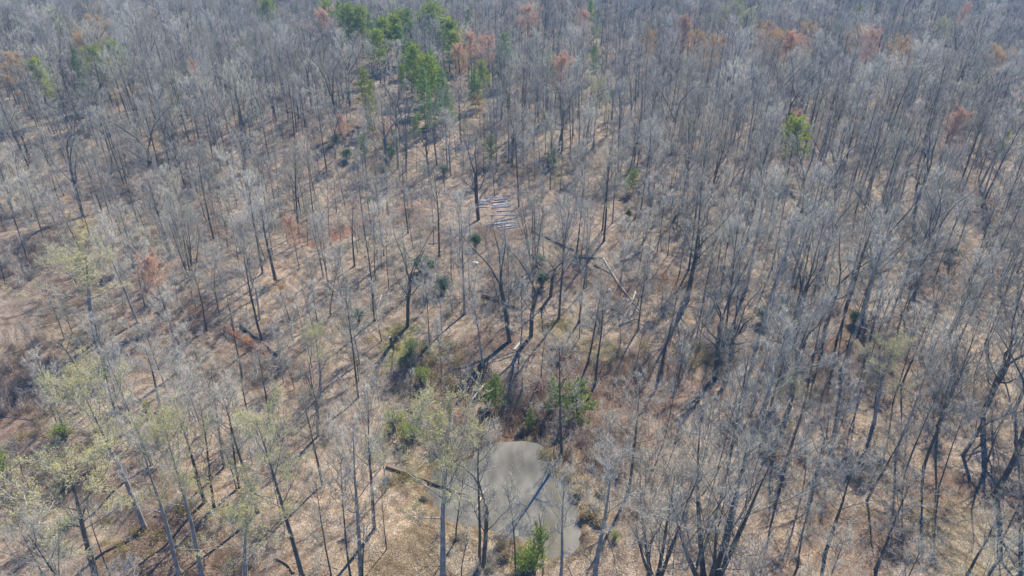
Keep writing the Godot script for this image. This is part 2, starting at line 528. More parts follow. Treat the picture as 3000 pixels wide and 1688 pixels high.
func settle_labels() -> void:
	var sets := {}
	for w in waiting:
		var key: String = w[1] + " " + w[3][1]
		if not sets.has(key):
			sets[key] = []
		sets[key].append(w)
	for key in sets:
		var list: Array = sets[key]
		list.sort_custom(func(a, b): return a[4] < b[4])
		for k in list.size():
			var w: Array = list[k]
			var noun: String = w[3][1].trim_prefix("by ").trim_prefix("beside ")
			var label: String = key
			if list.size() > 1:
				label = "%s, %s of its kind to %s" % [w[1], ORDER[k], noun] if k < ORDER.size() else "%s, farther from %s" % [w[1], noun]
			if label.replace("-", " ").split(" ").size() > 16 and list.size() > 1:
				label = "%s, %s %s" % [w[1], ORDER[mini(k, 21)], noun.trim_prefix("the ")]
			tag(w[0], label, w[2], w[5] if w[5] else "%ss %s" % [w[2], w[3][1]])

func plant(called: String, v: Dictionary, at: Vector3, turn: float, size: Vector3, lean := 0.0, simple := false) -> Node3D:
	var o := Node3D.new()
	o.name = numbered(called)
	add_child(o)
	o.transform = Transform3D(Basis(Vector3.BACK, -lean) * Basis(Vector3.UP, turn) * Basis.from_scale(size), at)
	part(o, "trunk" if v.limbs.size() else "stem", v.trunk)
	for l in v.limbs:
		part(o, "limb" if v.limbs.size() > 1 else "boughs", l)
	part(o, "crown", v.crown)
	if v.leaves:
		part(o, "young_leaves", v.leaves)
	return o

# base and top pixels of a tree -> height and sideways lean
func stand(b: Vector3, tx: float, ty: float) -> Vector2:
	var lo := 1.0
	var hi := 34.0
	for k in 24:
		var m := (lo + hi) / 2.0
		if project(b + Vector3.UP * m).y > ty:
			lo = m
		else:
			hi = m
	var q := project(b + Vector3.UP * lo)
	return Vector2(lo, clampf(atan((tx - q.x) / FOCAL * q.z / lo), -0.10, 0.10))

func log_between(called: String, a: Vector3, b: Vector3, r: float, mat: String, label: String, category: String, group := "", bend := 0.0) -> Node3D:
	var mb := MB.new()
	var p := PackedVector3Array()
	var rr := PackedFloat32Array()
	var d := b - a
	var side := d.cross(Vector3.UP).normalized()
	for k in 7:
		var t := k / 6.0
		p.append(d * t + side * sin(t * PI) * bend * d.length() + rv() * r * 0.12 + Vector3.UP * r * 0.75)
		rr.append(r * (1.05 - 0.45 * t) * rng.randf_range(0.94, 1.06))
	mb.tube(p, rr, 9, Color.WHITE, true)
	var o := Node3D.new()
	o.name = numbered(called)
	add_child(o)
	o.position = a
	part(o, "bole", mb.mesh(mats[mat]))
	if r > 0.1 and d.length() > 3.0:
		for k in 3:
			var t := rng.randf_range(0.35, 0.95)
			var s := MB.new()
			var q := d * t + Vector3.UP * r
			var e := q + (d.normalized() * 0.7 + rv() + Vector3.UP * 0.6).normalized() * rng.randf_range(0.4, 1.4)
			s.spike(q, e, r * 0.28, Color.WHITE)
			part(o, "branch_stub", s.mesh(mats[mat]))
	tag(o, label, category, group)
	var short := label.split(" ").slice(0, 4)
	while short[-1] in ["in", "at", "the", "lying", "with", "a", "one", "under", "by", "beside", "beneath", "on", "from", "still", "and", "between", "among", "crossing", "down", "broken", "bark", "out", "of", "reaching", "slanting"]:
		short.remove_at(short.size() - 1)
	minor.append([(a + b) * 0.5, ("beside the " + " ".join(short)) if category != "log" or group == "" else "by the rows of pale poles"])
	return o

func _ready() -> void:
	rng.seed = 20240
	# camera
	var cam := Camera3D.new()
	cam.name = "camera"
	cam.fov = rad_to_deg(2.0 * atan(844.0 / FOCAL))
	cam.far = 4000.0
	add_child(cam)
	cam.position = Vector3(0, CAM_HEIGHT, 0)
	cam.rotation_degrees.x = -PITCH
	cam.current = true
	# sky
	var env := Environment.new()
	env.tonemap_mode = Environment.TONE_MAPPER_LINEAR
	env.tonemap_exposure = 2.15
	env.background_mode = Environment.BG_SKY
	var sky := Sky.new()
	var sm := ProceduralSkyMaterial.new()
	sm.sky_top_color = Color(0.20, 0.47, 0.83)
	sm.sky_horizon_color = Color(0.74, 0.84, 0.91)
	sm.sky_curve = 0.16
	sm.ground_bottom_color = Color(0.40, 0.34, 0.29)
	sm.ground_horizon_color = Color(0.60, 0.64, 0.70)
	sky.sky_material = sm
	env.sky = sky
	env.background_energy_multiplier = 0.60
	env.fog_enabled = true
	env.fog_density = 0.0003
	env.fog_light_color = Color(0.54, 0.78, 1.0)
	env.sdfgi_enabled = true
	env.ssao_enabled = true
	env.ssil_enabled = true
	var we := WorldEnvironment.new()
	we.name = "world"
	we.environment = env
	add_child(we)
	# sun: behind the wood, to the right, so that shadows fall towards the viewer and to the left
	var sun := DirectionalLight3D.new()
	sun.name = "sun"
	sun.light_energy = 1.6
	sun.light_color = Color(1.0, 0.95, 0.87)
	sun.light_angular_distance = 0.5
	sun.shadow_enabled = true
	add_child(sun)
	var az := deg_to_rad(27.0)
	var el := deg_to_rad(46.0)
	var towards := Vector3(sin(az) * cos(el), sin(el), -cos(az) * cos(el))
	sun.look_at_from_position(towards * 100.0, Vector3.ZERO)

	hills.seed = 3; hills.frequency = 0.007; hills.fractal_octaves = 2
	patches.seed = 11; patches.frequency = 0.035; patches.fractal_octaves = 3
	fine.seed = 8; fine.frequency = 0.11; fine.fractal_octaves = 2
	stands.seed = 21; stands.frequency = 0.018; stands.fractal_octaves = 2
	make_materials()
	for q in [[1531, 1311], [1564, 1317], [1588, 1339], [1609, 1370], [1640, 1405], [1668, 1450], [1685, 1500], [1690, 1550], [1683, 1595], [1660, 1618], [1610, 1622], [1560, 1592], [1485, 1553], [1408, 1530], [1320, 1512], [1285, 1485], [1266, 1440], [1268, 1395], [1300, 1366], [1359, 1352], [1415, 1322], [1470, 1315]]:
		var p := at_level(q[0], q[1], 0.0)
		pond.append(Vector2(p.x, p.z))
	make_gully([[1530, 1215], [1470, 1165], [1390, 1130], [1270, 1110], [1190, 1130]], 5.2, 3.2)
	make_gully([[1530, 1215], [1640, 1170], [1760, 1130], [1950, 1085], [2080, 1060]], 5.5, 3.2)
	make_gully([[1125, 592], [1060, 630], [990, 675], [925, 712]], 1.5, 1.9)
	make_gully([[-40, 800], [60, 770], [200, 715], [330, 660]], 4.5, 1.8)
	make_gully([[-60, 1350], [20, 1330], [130, 1440], [330, 1560], [480, 1600]], 2.6, 1.2)
	landmarks = [
		[at_level(1500, 1450, 0), "by the muddy pond"], [at_level(1440, 620, 0), "by the rows of pale poles"], [at_level(1000, 660, 0), "by the red clay bank"],
		[at_level(1830, 850, 0), "by the fallen white trunks"], [at_level(1460, 890, 0), "by the thick brown log"], [at_level(740, 1000, 0), "by the orange-leaved fallen branch"],
		[at_level(270, 985, 0), "by the large yellow-green tree"], [at_level(520, 1560, 0), "by the leaning yellow-green trees"], [at_level(2075, 1640, 0), "by the wide many-stemmed tree"],
		[at_level(2100, 1090, 0), "by the long grey branch on the slope"], [at_level(2900, 1350, 0), "by the heavy leaning trunks"], [at_level(2340, 480, 0), "by the lone green pine"],
		[at_level(1200, 240, 0), "by the stand of pines"], [at_level(250, 300, 0), "by the scattered olive pines"], [at_level(2700, 850, 0), "by the close-set slope trees"], [at_level(500, 520, 0), "by the wide forked oak"]]
	build_ground()
	make_variants()
	print("variants ", Time.get_ticks_msec())
	build_logs()
	build_evergreens()
	build_trees()
	print("trees ", Time.get_ticks_msec())
	build_cover()
	settle_labels()
	print("done ", Time.get_ticks_msec())

# ------------------------------------------------------------------ ground and water
func axis(fine_from: float, fine_to: float, step: float, lo: float, hi: float, most: float) -> PackedFloat32Array:
	var out := PackedFloat32Array()
	var left := []
	var s := step
	var x := fine_from
	while x > lo:
		s = minf(s * 1.022, most)
		x -= s
		left.push_front(x)
	out.append_array(PackedFloat32Array(left))
	x = fine_from
	while x < fine_to:
		out.append(x)
		x += step
	s = step
	while x < hi:
		out.append(x)
		s = minf(s * 1.022, most)
		x += s
	out.append(hi)
	return out

func soil(x: float, z: float, h: float) -> Color:
	var a := patches.get_noise_2d(x, z)
	var b := patches.get_noise_2d(x * 2.7 + 400, z * 2.7)
	var e := patches.get_noise_2d(x * 0.5 - 900, z * 0.5)
	var c := Color(0.74, 0.745, 0.72) * (1.0 + fine.get_noise_2d(x * 4.0 + 50, z * 4.0) * 0.22)
	c = c.lerp(Color(0.46, 0.41, 0.38), smoothstep(0.05, 0.4, a))         # damp dark litter
	c = c.lerp(Color(0.93, 0.91, 0.86), smoothstep(0.05, 0.45, -a) * 0.85)  # dry pale litter
	c = c.lerp(Color(0.70, 0.59, 0.51), smoothstep(0.18, 0.45, b) * 0.5)  # rusty leaves
	c = c.lerp(Color(0.66, 0.70, 0.48), smoothstep(0.25, 0.55, e) * 0.4)   # moss and ground cover
	return c

func build_ground() -> void:
	var xs := axis(-40, 40, 0.8, -900, 900, 26)
	var zs := axis(-100, -44, 0.8, -1500, 120, 30)
	var mb := MB.new()
	# ground matter; dark patches at left gully and hollow also paint in shade: [pixel x, y, radius m, colour, strength]
	var marks := []
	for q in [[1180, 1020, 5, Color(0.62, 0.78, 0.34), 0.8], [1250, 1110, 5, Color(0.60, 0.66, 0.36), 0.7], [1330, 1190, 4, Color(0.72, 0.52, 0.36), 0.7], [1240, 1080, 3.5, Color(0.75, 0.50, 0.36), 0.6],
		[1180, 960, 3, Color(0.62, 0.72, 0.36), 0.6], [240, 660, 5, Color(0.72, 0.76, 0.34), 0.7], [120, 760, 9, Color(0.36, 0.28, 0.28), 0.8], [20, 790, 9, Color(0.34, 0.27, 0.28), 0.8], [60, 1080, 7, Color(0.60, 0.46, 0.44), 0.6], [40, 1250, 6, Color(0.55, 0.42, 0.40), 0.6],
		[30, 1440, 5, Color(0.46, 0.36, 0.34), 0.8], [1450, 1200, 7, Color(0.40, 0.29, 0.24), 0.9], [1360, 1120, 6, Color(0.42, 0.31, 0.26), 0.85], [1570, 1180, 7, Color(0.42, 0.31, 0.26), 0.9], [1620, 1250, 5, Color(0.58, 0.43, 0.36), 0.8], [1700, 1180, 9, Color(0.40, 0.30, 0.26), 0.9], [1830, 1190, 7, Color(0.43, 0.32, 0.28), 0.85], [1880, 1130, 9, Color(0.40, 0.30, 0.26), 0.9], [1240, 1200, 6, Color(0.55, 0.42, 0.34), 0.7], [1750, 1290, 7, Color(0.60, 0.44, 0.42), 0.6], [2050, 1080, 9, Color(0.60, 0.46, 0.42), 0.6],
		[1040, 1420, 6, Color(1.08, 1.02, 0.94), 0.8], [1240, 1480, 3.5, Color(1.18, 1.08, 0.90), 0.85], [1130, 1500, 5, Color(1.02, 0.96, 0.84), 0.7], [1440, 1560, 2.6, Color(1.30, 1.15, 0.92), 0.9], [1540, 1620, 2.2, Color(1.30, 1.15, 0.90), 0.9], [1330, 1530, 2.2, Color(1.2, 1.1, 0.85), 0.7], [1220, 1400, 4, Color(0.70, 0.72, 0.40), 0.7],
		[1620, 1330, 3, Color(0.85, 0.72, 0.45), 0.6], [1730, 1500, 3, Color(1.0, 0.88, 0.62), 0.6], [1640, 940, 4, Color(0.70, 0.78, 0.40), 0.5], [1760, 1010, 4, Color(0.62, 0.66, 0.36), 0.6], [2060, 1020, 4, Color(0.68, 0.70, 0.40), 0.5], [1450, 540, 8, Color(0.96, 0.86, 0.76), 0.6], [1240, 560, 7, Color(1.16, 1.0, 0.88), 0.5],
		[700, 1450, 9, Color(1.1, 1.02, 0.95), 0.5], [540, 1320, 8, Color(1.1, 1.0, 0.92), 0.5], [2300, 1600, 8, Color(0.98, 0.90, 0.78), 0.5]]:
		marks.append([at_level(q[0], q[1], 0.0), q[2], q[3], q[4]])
	for z in zs:
		for x in xs:
			var h := ground(x, z)
			var c := soil(x, z, h)
			var q := Vector2(x, z)
			var wob := fine.get_noise_2d(x * 1.7, z * 1.7)
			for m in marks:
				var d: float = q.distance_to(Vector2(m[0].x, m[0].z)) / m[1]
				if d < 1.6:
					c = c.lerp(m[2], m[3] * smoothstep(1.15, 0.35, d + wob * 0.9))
			# bare red clay along the cut
			var d2 := 1e9
			var cut: PackedVector2Array = gullies[2][0]
			for k in cut.size() - 1:
				d2 = minf(d2, seg_dist(q, cut[k], cut[k + 1]))
			if d2 < 5.0:
				c = c.lerp(Color(0.92, 0.50, 0.34), smoothstep(2.0, 0.7, d2 + wob * 2.4) * 0.85)
			if absf(x) < 24.0 and absf(z + 65.0) < 24.0:
				var pd := pond_distance(q) + wob * 1.2
				c = c.lerp(Color(0.78, 0.74, 0.56), smoothstep(3.0, 1.4, pd) * 0.6)
				c = c.lerp(Color(0.46, 0.40, 0.31), smoothstep(1.25, 0.75, pd))
			mb.v.append(Vector3(x, h, z))
			mb.c.append(c)
			mb.n.append(Vector3.UP)
	var w := xs.size()
	for j in zs.size() - 1:
		for i in w - 1:
			var a := j * w + i
			mb.t.append_array([a, a + 1, a + w, a + 1, a + w + 1, a + w])
	# normals from neighbours
	for j in zs.size():
		for i in w:
			var l := j * w + maxi(i - 1, 0)
			var r := j * w + mini(i + 1, w - 1)
			var u := maxi(j - 1, 0) * w + i
			var d := mini(j + 1, zs.size() - 1) * w + i
			mb.n[j * w + i] = (mb.v[d] - mb.v[u]).cross(mb.v[r] - mb.v[l]).normalized()
	var g := part(self, "ground", mb.mesh(mats.litter))
	tag(g, "brown leaf litter floor of the wood", "ground", "", "structure")
	# water
	var wb := MB.new()
	var grown := Geometry2D.offset_polygon(pond, 1.6)[0]
	var tri := Geometry2D.triangulate_polygon(grown)
	for q in grown:
		wb.v.append(Vector3(q.x, WATER, q.y)); wb.n.append(Vector3.UP); wb.c.append(Color.WHITE)
	wb.t = tri
	var wn := NoiseTexture2D.new()
	wn.width = 256; wn.height = 256; wn.seamless = true; wn.as_normal_map = true; wn.bump_strength = 2.0
	var nz := FastNoiseLite.new(); nz.seed = 4; nz.frequency = 0.02
	wn.noise = nz
	var wm: StandardMaterial3D = mats.water
	wm.normal_enabled = true
	wm.normal_texture = wn
	wm.normal_scale = 0.05
	wm.uv1_triplanar = true
	wm.uv1_world_triplanar = true
	wm.uv1_scale = Vector3(0.13, 0.13, 0.055)
	# silt clouds drifting in the water
	var si := NoiseTexture2D.new()
	si.width = 256; si.height = 256; si.seamless = true
	var sn := FastNoiseLite.new(); sn.seed = 9; sn.frequency = 0.009; sn.fractal_octaves = 3
	si.noise = sn
	var ramp := Gradient.new()
	ramp.set_color(0, Color(0.33, 0.315, 0.24)); ramp.set_color(1, Color(0.49, 0.475, 0.415))
	si.color_ramp = ramp
	wm.albedo_texture = si
	var po := part(self, "pond_water", wb.mesh(wm))
	tag(po, "muddy grey-brown water of the small pond", "water", "", "structure")

# ------------------------------------------------------------------ trees
func name_tree(o: Node3D, what: String, height: float, lean: float, at: Vector3) -> void:
	var first := "towering " if height > 23.0 else "tall " if height > 17.0 else "low " if height < 9.0 and not what.begins_with("short") else ""
	var tilt := "leaning " if absf(lean) > 0.07 else ""
	describe(o, first + tilt + what, "tree", near_what(at))

func build_trees() -> void:
	# standing trees read off the photograph: base pixel, top pixel, kind, crown width factor
	var heroes := [
		[243, 633, 144, 290, "fork", 0.8], [460, 559, 390, 290, "fork", 1.2], [408, 668, 340, 400, "dark", 0.8], [627, 699, 560, 440, "dark", 0.8], [877, 687, 850, 420, "dark", 0.9], [928, 695, 890, 440, "dark", 0.7],
		[404, 947, 300, 650, "pale", 0.8], [395, 800, 360, 600, "pale", 0.8], [248, 761, 160, 600, "dark", 0.9], [142, 749, 60, 500, "pole", 0.8], [81, 761, 5, 530, "pole", 1.0],
		[810, 835, 745, 590, "pale", 1.3], [742, 845, 690, 640, "pale", 0.9], [560, 810, 540, 610, "wide", 0.7], [508, 815, 478, 690, "pole", 0.7], [605, 967, 560, 790, "dark", 0.9], [687, 975, 650, 810, "pole", 1.0],
		[967, 928, 975, 750, "small", 1.2], [229, 1087, 160, 985, "small", 1.6], [149, 1114, 60, 940, "pole", 0.6], [530, 1085, 465, 850, "pale", 1.2], [710, 1110, 680, 900, "dark", 0.8],
		[445, 1363, 320, 1010, "pale", 0.8], [524, 1677, 390, 1230, "pale", 0.9], [600, 1471, 500, 1120, "dark", 1.0], [627, 1487, 555, 1160, "dark", 0.8], [656, 1370, 600, 1070, "dark", 0.8], [693, 1433, 635, 1230, "pole", 0.9], [701, 1430, 680, 1100, "pole", 1.1],
		[932, 1277, 895, 1040, "fork", 0.7], [970, 1685, 910, 1390, "pole", 0.9], [322, 1685, 240, 1470, "pole", 0.9], [342, 1223, 300, 1040, "dark", 0.9], [738, 1262, 700, 1040, "dark", 0.8], [792, 1235, 745, 1010, "dark", 0.8], [470, 1200, 440, 1010, "pale", 1.1],
		[1194, 955, 1180, 640, "fork", 0.8], [1287, 753, 1275, 470, "dark", 0.8], [1196, 683, 1180, 460, "dark", 0.8], [1402, 645, 1390, 350, "fork", 1.0], [1520, 606, 1512, 370, "dark", 0.9], [1493, 1002, 1435, 640, "fork", 0.9], [1415, 1071, 1388, 790, "pale", 0.8],
		[1361, 920, 1343, 580, "pale", 0.8], [1555, 986, 1590, 690, "fork", 1.0], [1517, 1090, 1535, 810, "pole", 1.0], [1613, 870, 1680, 690, "fork", 1.1], [1695, 947, 1745, 700, "dark", 0.8], [1637, 936, 1657, 590, "pale", 0.8], [1563, 796, 1540, 540, "wide", 0.6], [1687, 749, 1748, 520, "dark", 0.9],
		[1722, 1064, 1765, 830, "dark", 0.9], [1765, 675, 1790, 470, "dark", 0.8], [1870, 967, 1885, 780, "dark", 0.9], [1932, 1106, 1970, 840, "dark", 0.9], [1097, 940, 1058, 640, "dark", 0.8], [1140, 850, 1122, 670, "pole", 0.9], [1101, 819, 1083, 640, "pole", 1.0], [1039, 780, 1022, 570, "dark", 0.9],
		[1326, 924, 1312, 800, "pole", 0.7], [1586, 1106, 1590, 960, "pole", 0.9], [1450, 575, 1440, 480, "small", 1.3],
		[2095, 1110, 2065, 750, "fork", 1.0], [2128, 1118, 2245, 810, "fork", 1.0], [2411, 788, 2450, 520, "fork", 0.9], [2505, 773, 2570, 590, "dark", 0.8], [2664, 765, 2725, 590, "dark", 0.9], [2532, 975, 2575, 830, "dark", 0.8], [2893, 753, 2965, 580, "dark", 0.8], [2980, 800, 3060, 590, "dark", 0.9],
		[2388, 1405, 2470, 1160, "fork", 0.8], [2283, 1440, 2370, 1150, "dark", 0.8], [2415, 1630, 2540, 1320, "dark", 1.0], [2540, 1465, 2655, 1240, "dark", 0.9], [2566, 1670, 2680, 1400, "dark", 1.0], [2337, 1662, 2365, 1470, "dark", 0.8], [2835, 1685, 2940, 1460, "dark", 0.9], [2820, 1335, 2965, 1150, "fork", 0.9], [2885, 1372, 2945, 1240, "dark", 0.9], [2240, 1240, 2330, 1010, "dark", 1.0], [2640, 1130, 2720, 930, "dark", 0.9], [2760, 1180, 2830, 1000, "dark", 1.0],
		[1058, 1690, 1000, 1220, "pale", 0.9], [1027, 1690, 985, 1330, "pole", 1.0], [1097, 1553, 1058, 1140, "pale", 0.8], [1405, 1660, 1408, 1220, "pole", 1.2], [1417, 1655, 1470, 1300, "fork", 0.7], [1511, 1688, 1505, 1400, "pole", 0.9], [1644, 1690, 1668, 1370, "pale", 0.8], [1742, 1690, 1775, 1310, "pale", 1.1],
		[1590, 1690, 1608, 1510, "small", 0.8], [1920, 1690, 1960, 1380, "wide", 1.0], [1970, 1690, 1990, 1540, "pole", 0.8], [1061, 1700, 1075, 1520, "small", 1.2], [1353, 1690, 1360, 1560, "small", 0.9], [1132, 1610, 1108, 1390, "pole", 0.7], [1334, 1585, 1345, 1400, "small", 1.0], [1362, 1212, 1372, 1080, "small", 0.8], [1200, 1204, 1203, 1080, "pole", 0.7], [1530, 1165, 1532, 1040, "pole", 0.8],
		[1160, 1125, 1140, 1040, "small", 0.9], [2075, 1705, 2150, 1260, "wide", 1.15], [2600, 640, 2660, 440, "dark", 0.9], [2200, 640, 2240, 400, "dark", 0.9], [2010, 560, 2030, 330, "dark", 0.9], [1900, 560, 1915, 330, "dark", 0.8], [1850, 330, 1860, 140, "fork", 0.8], [2620, 470, 2680, 340, "fork", 1.0],
		# young leaves showing
		[423, 1545, 230, 1090, "bud", 1.0], [592, 1687, 490, 1220, "bud", 0.8], [885, 1687, 775, 1230, "bud", 0.9], [290, 1725, 185, 1380, "bud", 1.5], [720, 1715, 690, 1480, "bud", 1.3], [1299, 1687, 1270, 1195, "bud", 1.1], [285, 1000, 200, 740, "bud", 1.9], [2560, 1240, 2510, 1010, "bud", 1.2], [2300, 1250, 2270, 1100, "bud", 0.9], [3010, 1700, 3000, 1410, "gold", 1.3],
		[940, 1160, 965, 960, "bud", 0.9], [850, 940, 820, 830, "gold", 1.0], [1130, 1440, 1115, 1270, "bud", 0.5]]
	var words := {"dark": "bare tree with a dark trunk", "fork": "big bare tree with forked limbs", "pale": "bare tree with smooth pale bark", "pole": "slender bare young tree", "small": "short crooked bare tree", "wide": "broad bare tree with many stems", "broad": "bare tree with a broad pale crown", "bud": "pale tree with yellow-green young leaves", "gold": "tree with golden orange buds", "maple": "tree in red spring flower"}
	var names := {"dark": "bare_tree", "fork": "bare_tree", "pale": "bare_tree", "pole": "bare_tree", "small": "bare_tree", "wide": "bare_tree", "bud": "budding_tree", "gold": "budding_tree", "maple": "flowering_maple"}
	var bare := 0
	for q in heroes:
		var b := ground_at(q[0], q[1])
		var s := stand(b, q[2], q[3])
		var list: Array = variants[q[4]]
		var v: Dictionary = list[rng.randi() % list.size()]
		var k: float = s.x / v.h
		var w: float = lerpf(k, 1.0, 0.35) * q[5]
		var o := plant(names[q[4]], v, b, rng.randf() * TAU, Vector3(w, k, w), s.y)
		o.get_child(0).scale = Vector3(1.22, 1, 1.22)
		name_tree(o, words[q[4]], s.x, s.y, b)
		spots.append([b.x, b.z, 3.4 if q[4] != "small" else 2.0, 0.0])
		if names[q[4]] == "bare_tree":
			bare += 1
	# flowering maples and golden trees: crown-top pixel, height, width factor
	for q in [[943, 35, 21, 1.38, "maple"], [1380, 102, 20, 1.15, "maple"], [1432, 115, 19, 1.15, "maple"], [1648, 165, 19, 1.15, "maple"], [1545, 20, 21, 1.26, "maple"], [2009, 46, 20, 0.92, "maple"], [2320, 98, 20, 1.38, "maple"], [2560, 96, 20, 1.15, "maple"], [2345, 332, 12, 1.1, "maple"], [566, 185, 17, 0.69, "maple"], [268, 55, 21, 1.38, "gold"], [442, 762, 12, 1.26, "maple"],
		[1715, 38, 20, 0.92, "maple"], [2830, 18, 20, 0.80, "maple"], [2370, 125, 19, 0.69, "maple"], [1345, 135, 18, 0.92, "maple"], [1405, 285, 12, 1.03, "gold"], [2290, 98, 21, 1.26, "gold"], [2255, 75, 21, 1.15, "gold"], [2385, 72, 21, 1.15, "gold"], [1905, 90, 21, 0.80, "gold"], [2660, 120, 21, 1.26, "gold"], [2950, 150, 21, 1.38, "gold"], [2055, 95, 21, 1.03, "gold"], [2090, 108, 21, 1.03, "gold"], [30, 165, 19, 1.49, "gold"], [1750, 235, 19, 1.03, "bud"], [1000, 345, 12, 0.80, "maple"], [2520, 85, 21, 1.03, "gold"], [2765, 62, 22, 0.92, "bud"], [2120, 22, 21, 1.03, "bud"], [2190, 30, 21, 1.03, "bud"], [2820, 330, 19, 0.92, "maple"], [230, 100, 20, 1.15, "gold"], [850, 640, 11, 0.80, "maple"], [1950, 810, 7, 1.03, "gold"]]:
		var b := ground_at(q[0], q[1], q[2])
		var list: Array = variants[q[4]]
		var v: Dictionary = list[rng.randi() % list.size()]
		var k: float = q[2] / v.h
		var o := plant(names[q[4]], v, b, rng.randf() * TAU, Vector3(k * q[3], k, k * q[3]))
		name_tree(o, words[q[4]], q[2], 0.0, b)
		spots.append([b.x, b.z, 3.0, 16.0])
	# the rest of the wood
	var log_pile := at_level(1440, 560, 0)
	var rest := {}
	var random_trees := []
	var cell := 4.4
	var z := -34.0
	while z > -540.0:
		var half := -z * 0.80 + 26.0
		var x := -half
		while x < half:
			var p := Vector2(x + rng.randf() * cell, z - rng.randf() * cell)
			var roll := rng.randf()
			var pick := rng.randf()
			x += cell
			var at := Vector3(p.x, ground(p.x, p.y), p.y)
			var q := project(at)
			var d := Vector2(p.x, p.y).length()
			var dens := 0.92 + stands.get_noise_2d(p.x, p.y) * 0.55
			if q.y > 560.0:
				dens *= 0.82 if q.x < 900.0 else 0.48 if q.x < 1900.0 else 0.86
			elif q.y > 430.0 and q.x < 1800.0:
				dens *= 0.75
			elif q.x > 1500.0:
				dens *= 0.88
			if q.y > 1300.0:
				dens *= 0.55
			if q.y > 1640.0:
				dens *= 0.5
			if q.x < 170.0 and q.y > 700.0 and q.y < 1400.0:
				dens *= 0.3
			if roll > dens:
				continue
			if absf(p.x) < 30.0 and absf(p.y + 65.0) < 26.0 and (pond_distance(p) < 1.5 or (q.x > 960.0 and q.x < 1250.0 and q.y > 1330.0)):
				continue
			if absf(p.x - log_pile.x) < 9.0 and p.y > log_pile.z - 10.0 and p.y < log_pile.z + 24.0:
				continue
			var free := true
			for s in spots:
				if absf(s[0] - p.x) < s[2] and p.y > s[1] - s[2] and p.y < s[1] + s[2] + s[3]:
					free = false
					break
			if not free:
				continue
			var kind := "pole"
			var near: bool = q.y > 520.0 and q.x < 1900.0
			if near:
				kind = "small" if pick < 0.22 else "broad" if pick < 0.60 else "pole" if pick < 0.84 else "dark" if pick < 0.93 else "pale"
			else:
				kind = "small" if pick < 0.06 else "broad" if pick < 0.15 else "pole" if pick < 0.60 else "dark" if pick < 0.80 else "pale" if pick < 0.92 else "fork"
			var k := rng.randf_range(0.66, 1.12) * (1.0 if not near else 0.9)
			random_trees.append([d, at, kind, rng.randi(), rng.randf() * TAU, k, k * rng.randf_range(0.75, 1.25), rng.randf_range(-0.06, 0.06)])
		z -= cell
	random_trees.sort_custom(func(a, b): return a[0] < b[0])
	print("trees in the wood ", random_trees.size())
	for t in random_trees:
		var list: Array = variants[t[2]]
		var which: int = t[3] % list.size()
		var q := project(t[1])
		var inside: bool = q.x > -60.0 and q.x < 3060.0 and q.y < 1800.0
		if bare < 300 and inside:
			bare += 1
			var o := plant("bare_tree", list[which], t[1], t[4], Vector3(t[6], t[5], t[6]), t[7])
			name_tree(o, words[t[2]], list[which].h * t[5], t[7], t[1])
		else:
			var key := "%s %d" % [t[2], which]
			if not rest.has(key):
				rest[key] = [list[which].whole, []]
			rest[key][1].append([Transform3D(Basis(Vector3.BACK, -t[7]) * Basis(Vector3.UP, t[4]) * Basis.from_scale(Vector3(t[6], t[5], t[6])), t[1]), t[3]])
	var wood := Node3D.new()
	wood.name = "distant_wood"
	add_child(wood)
	tag(wood, "mass of bare grey trees covering the far woodland", "woodland", "", "stuff")
	for key in rest:
		var mm := MultiMesh.new()
		mm.transform_format = MultiMesh.TRANSFORM_3D
		mm.use_colors = true
		mm.mesh = rest[key][0]
		mm.instance_count = rest[key][1].size()
		for k in mm.instance_count:
			mm.set_instance_transform(k, rest[key][1][k][0])
			var r: int = rest[key][1][k][1]
			var tone := 0.78 + (r / 7 % 100) / 100.0 * 0.5
			var c := Color(tone, tone, tone)
			match r / 1000 % 9:
				0: c *= Color(1.10, 0.98, 0.92)
				1: c *= Color(1.02, 1.03, 0.92)
				2: c *= Color(1.03, 0.97, 1.02)
			mm.set_instance_color(k, c)
		var mi := MultiMeshInstance3D.new()
		mi.name = "tree_mass"
		mi.multimesh = mm
		mi.set_meta("kind", "stuff")
		wood.add_child(mi, true)

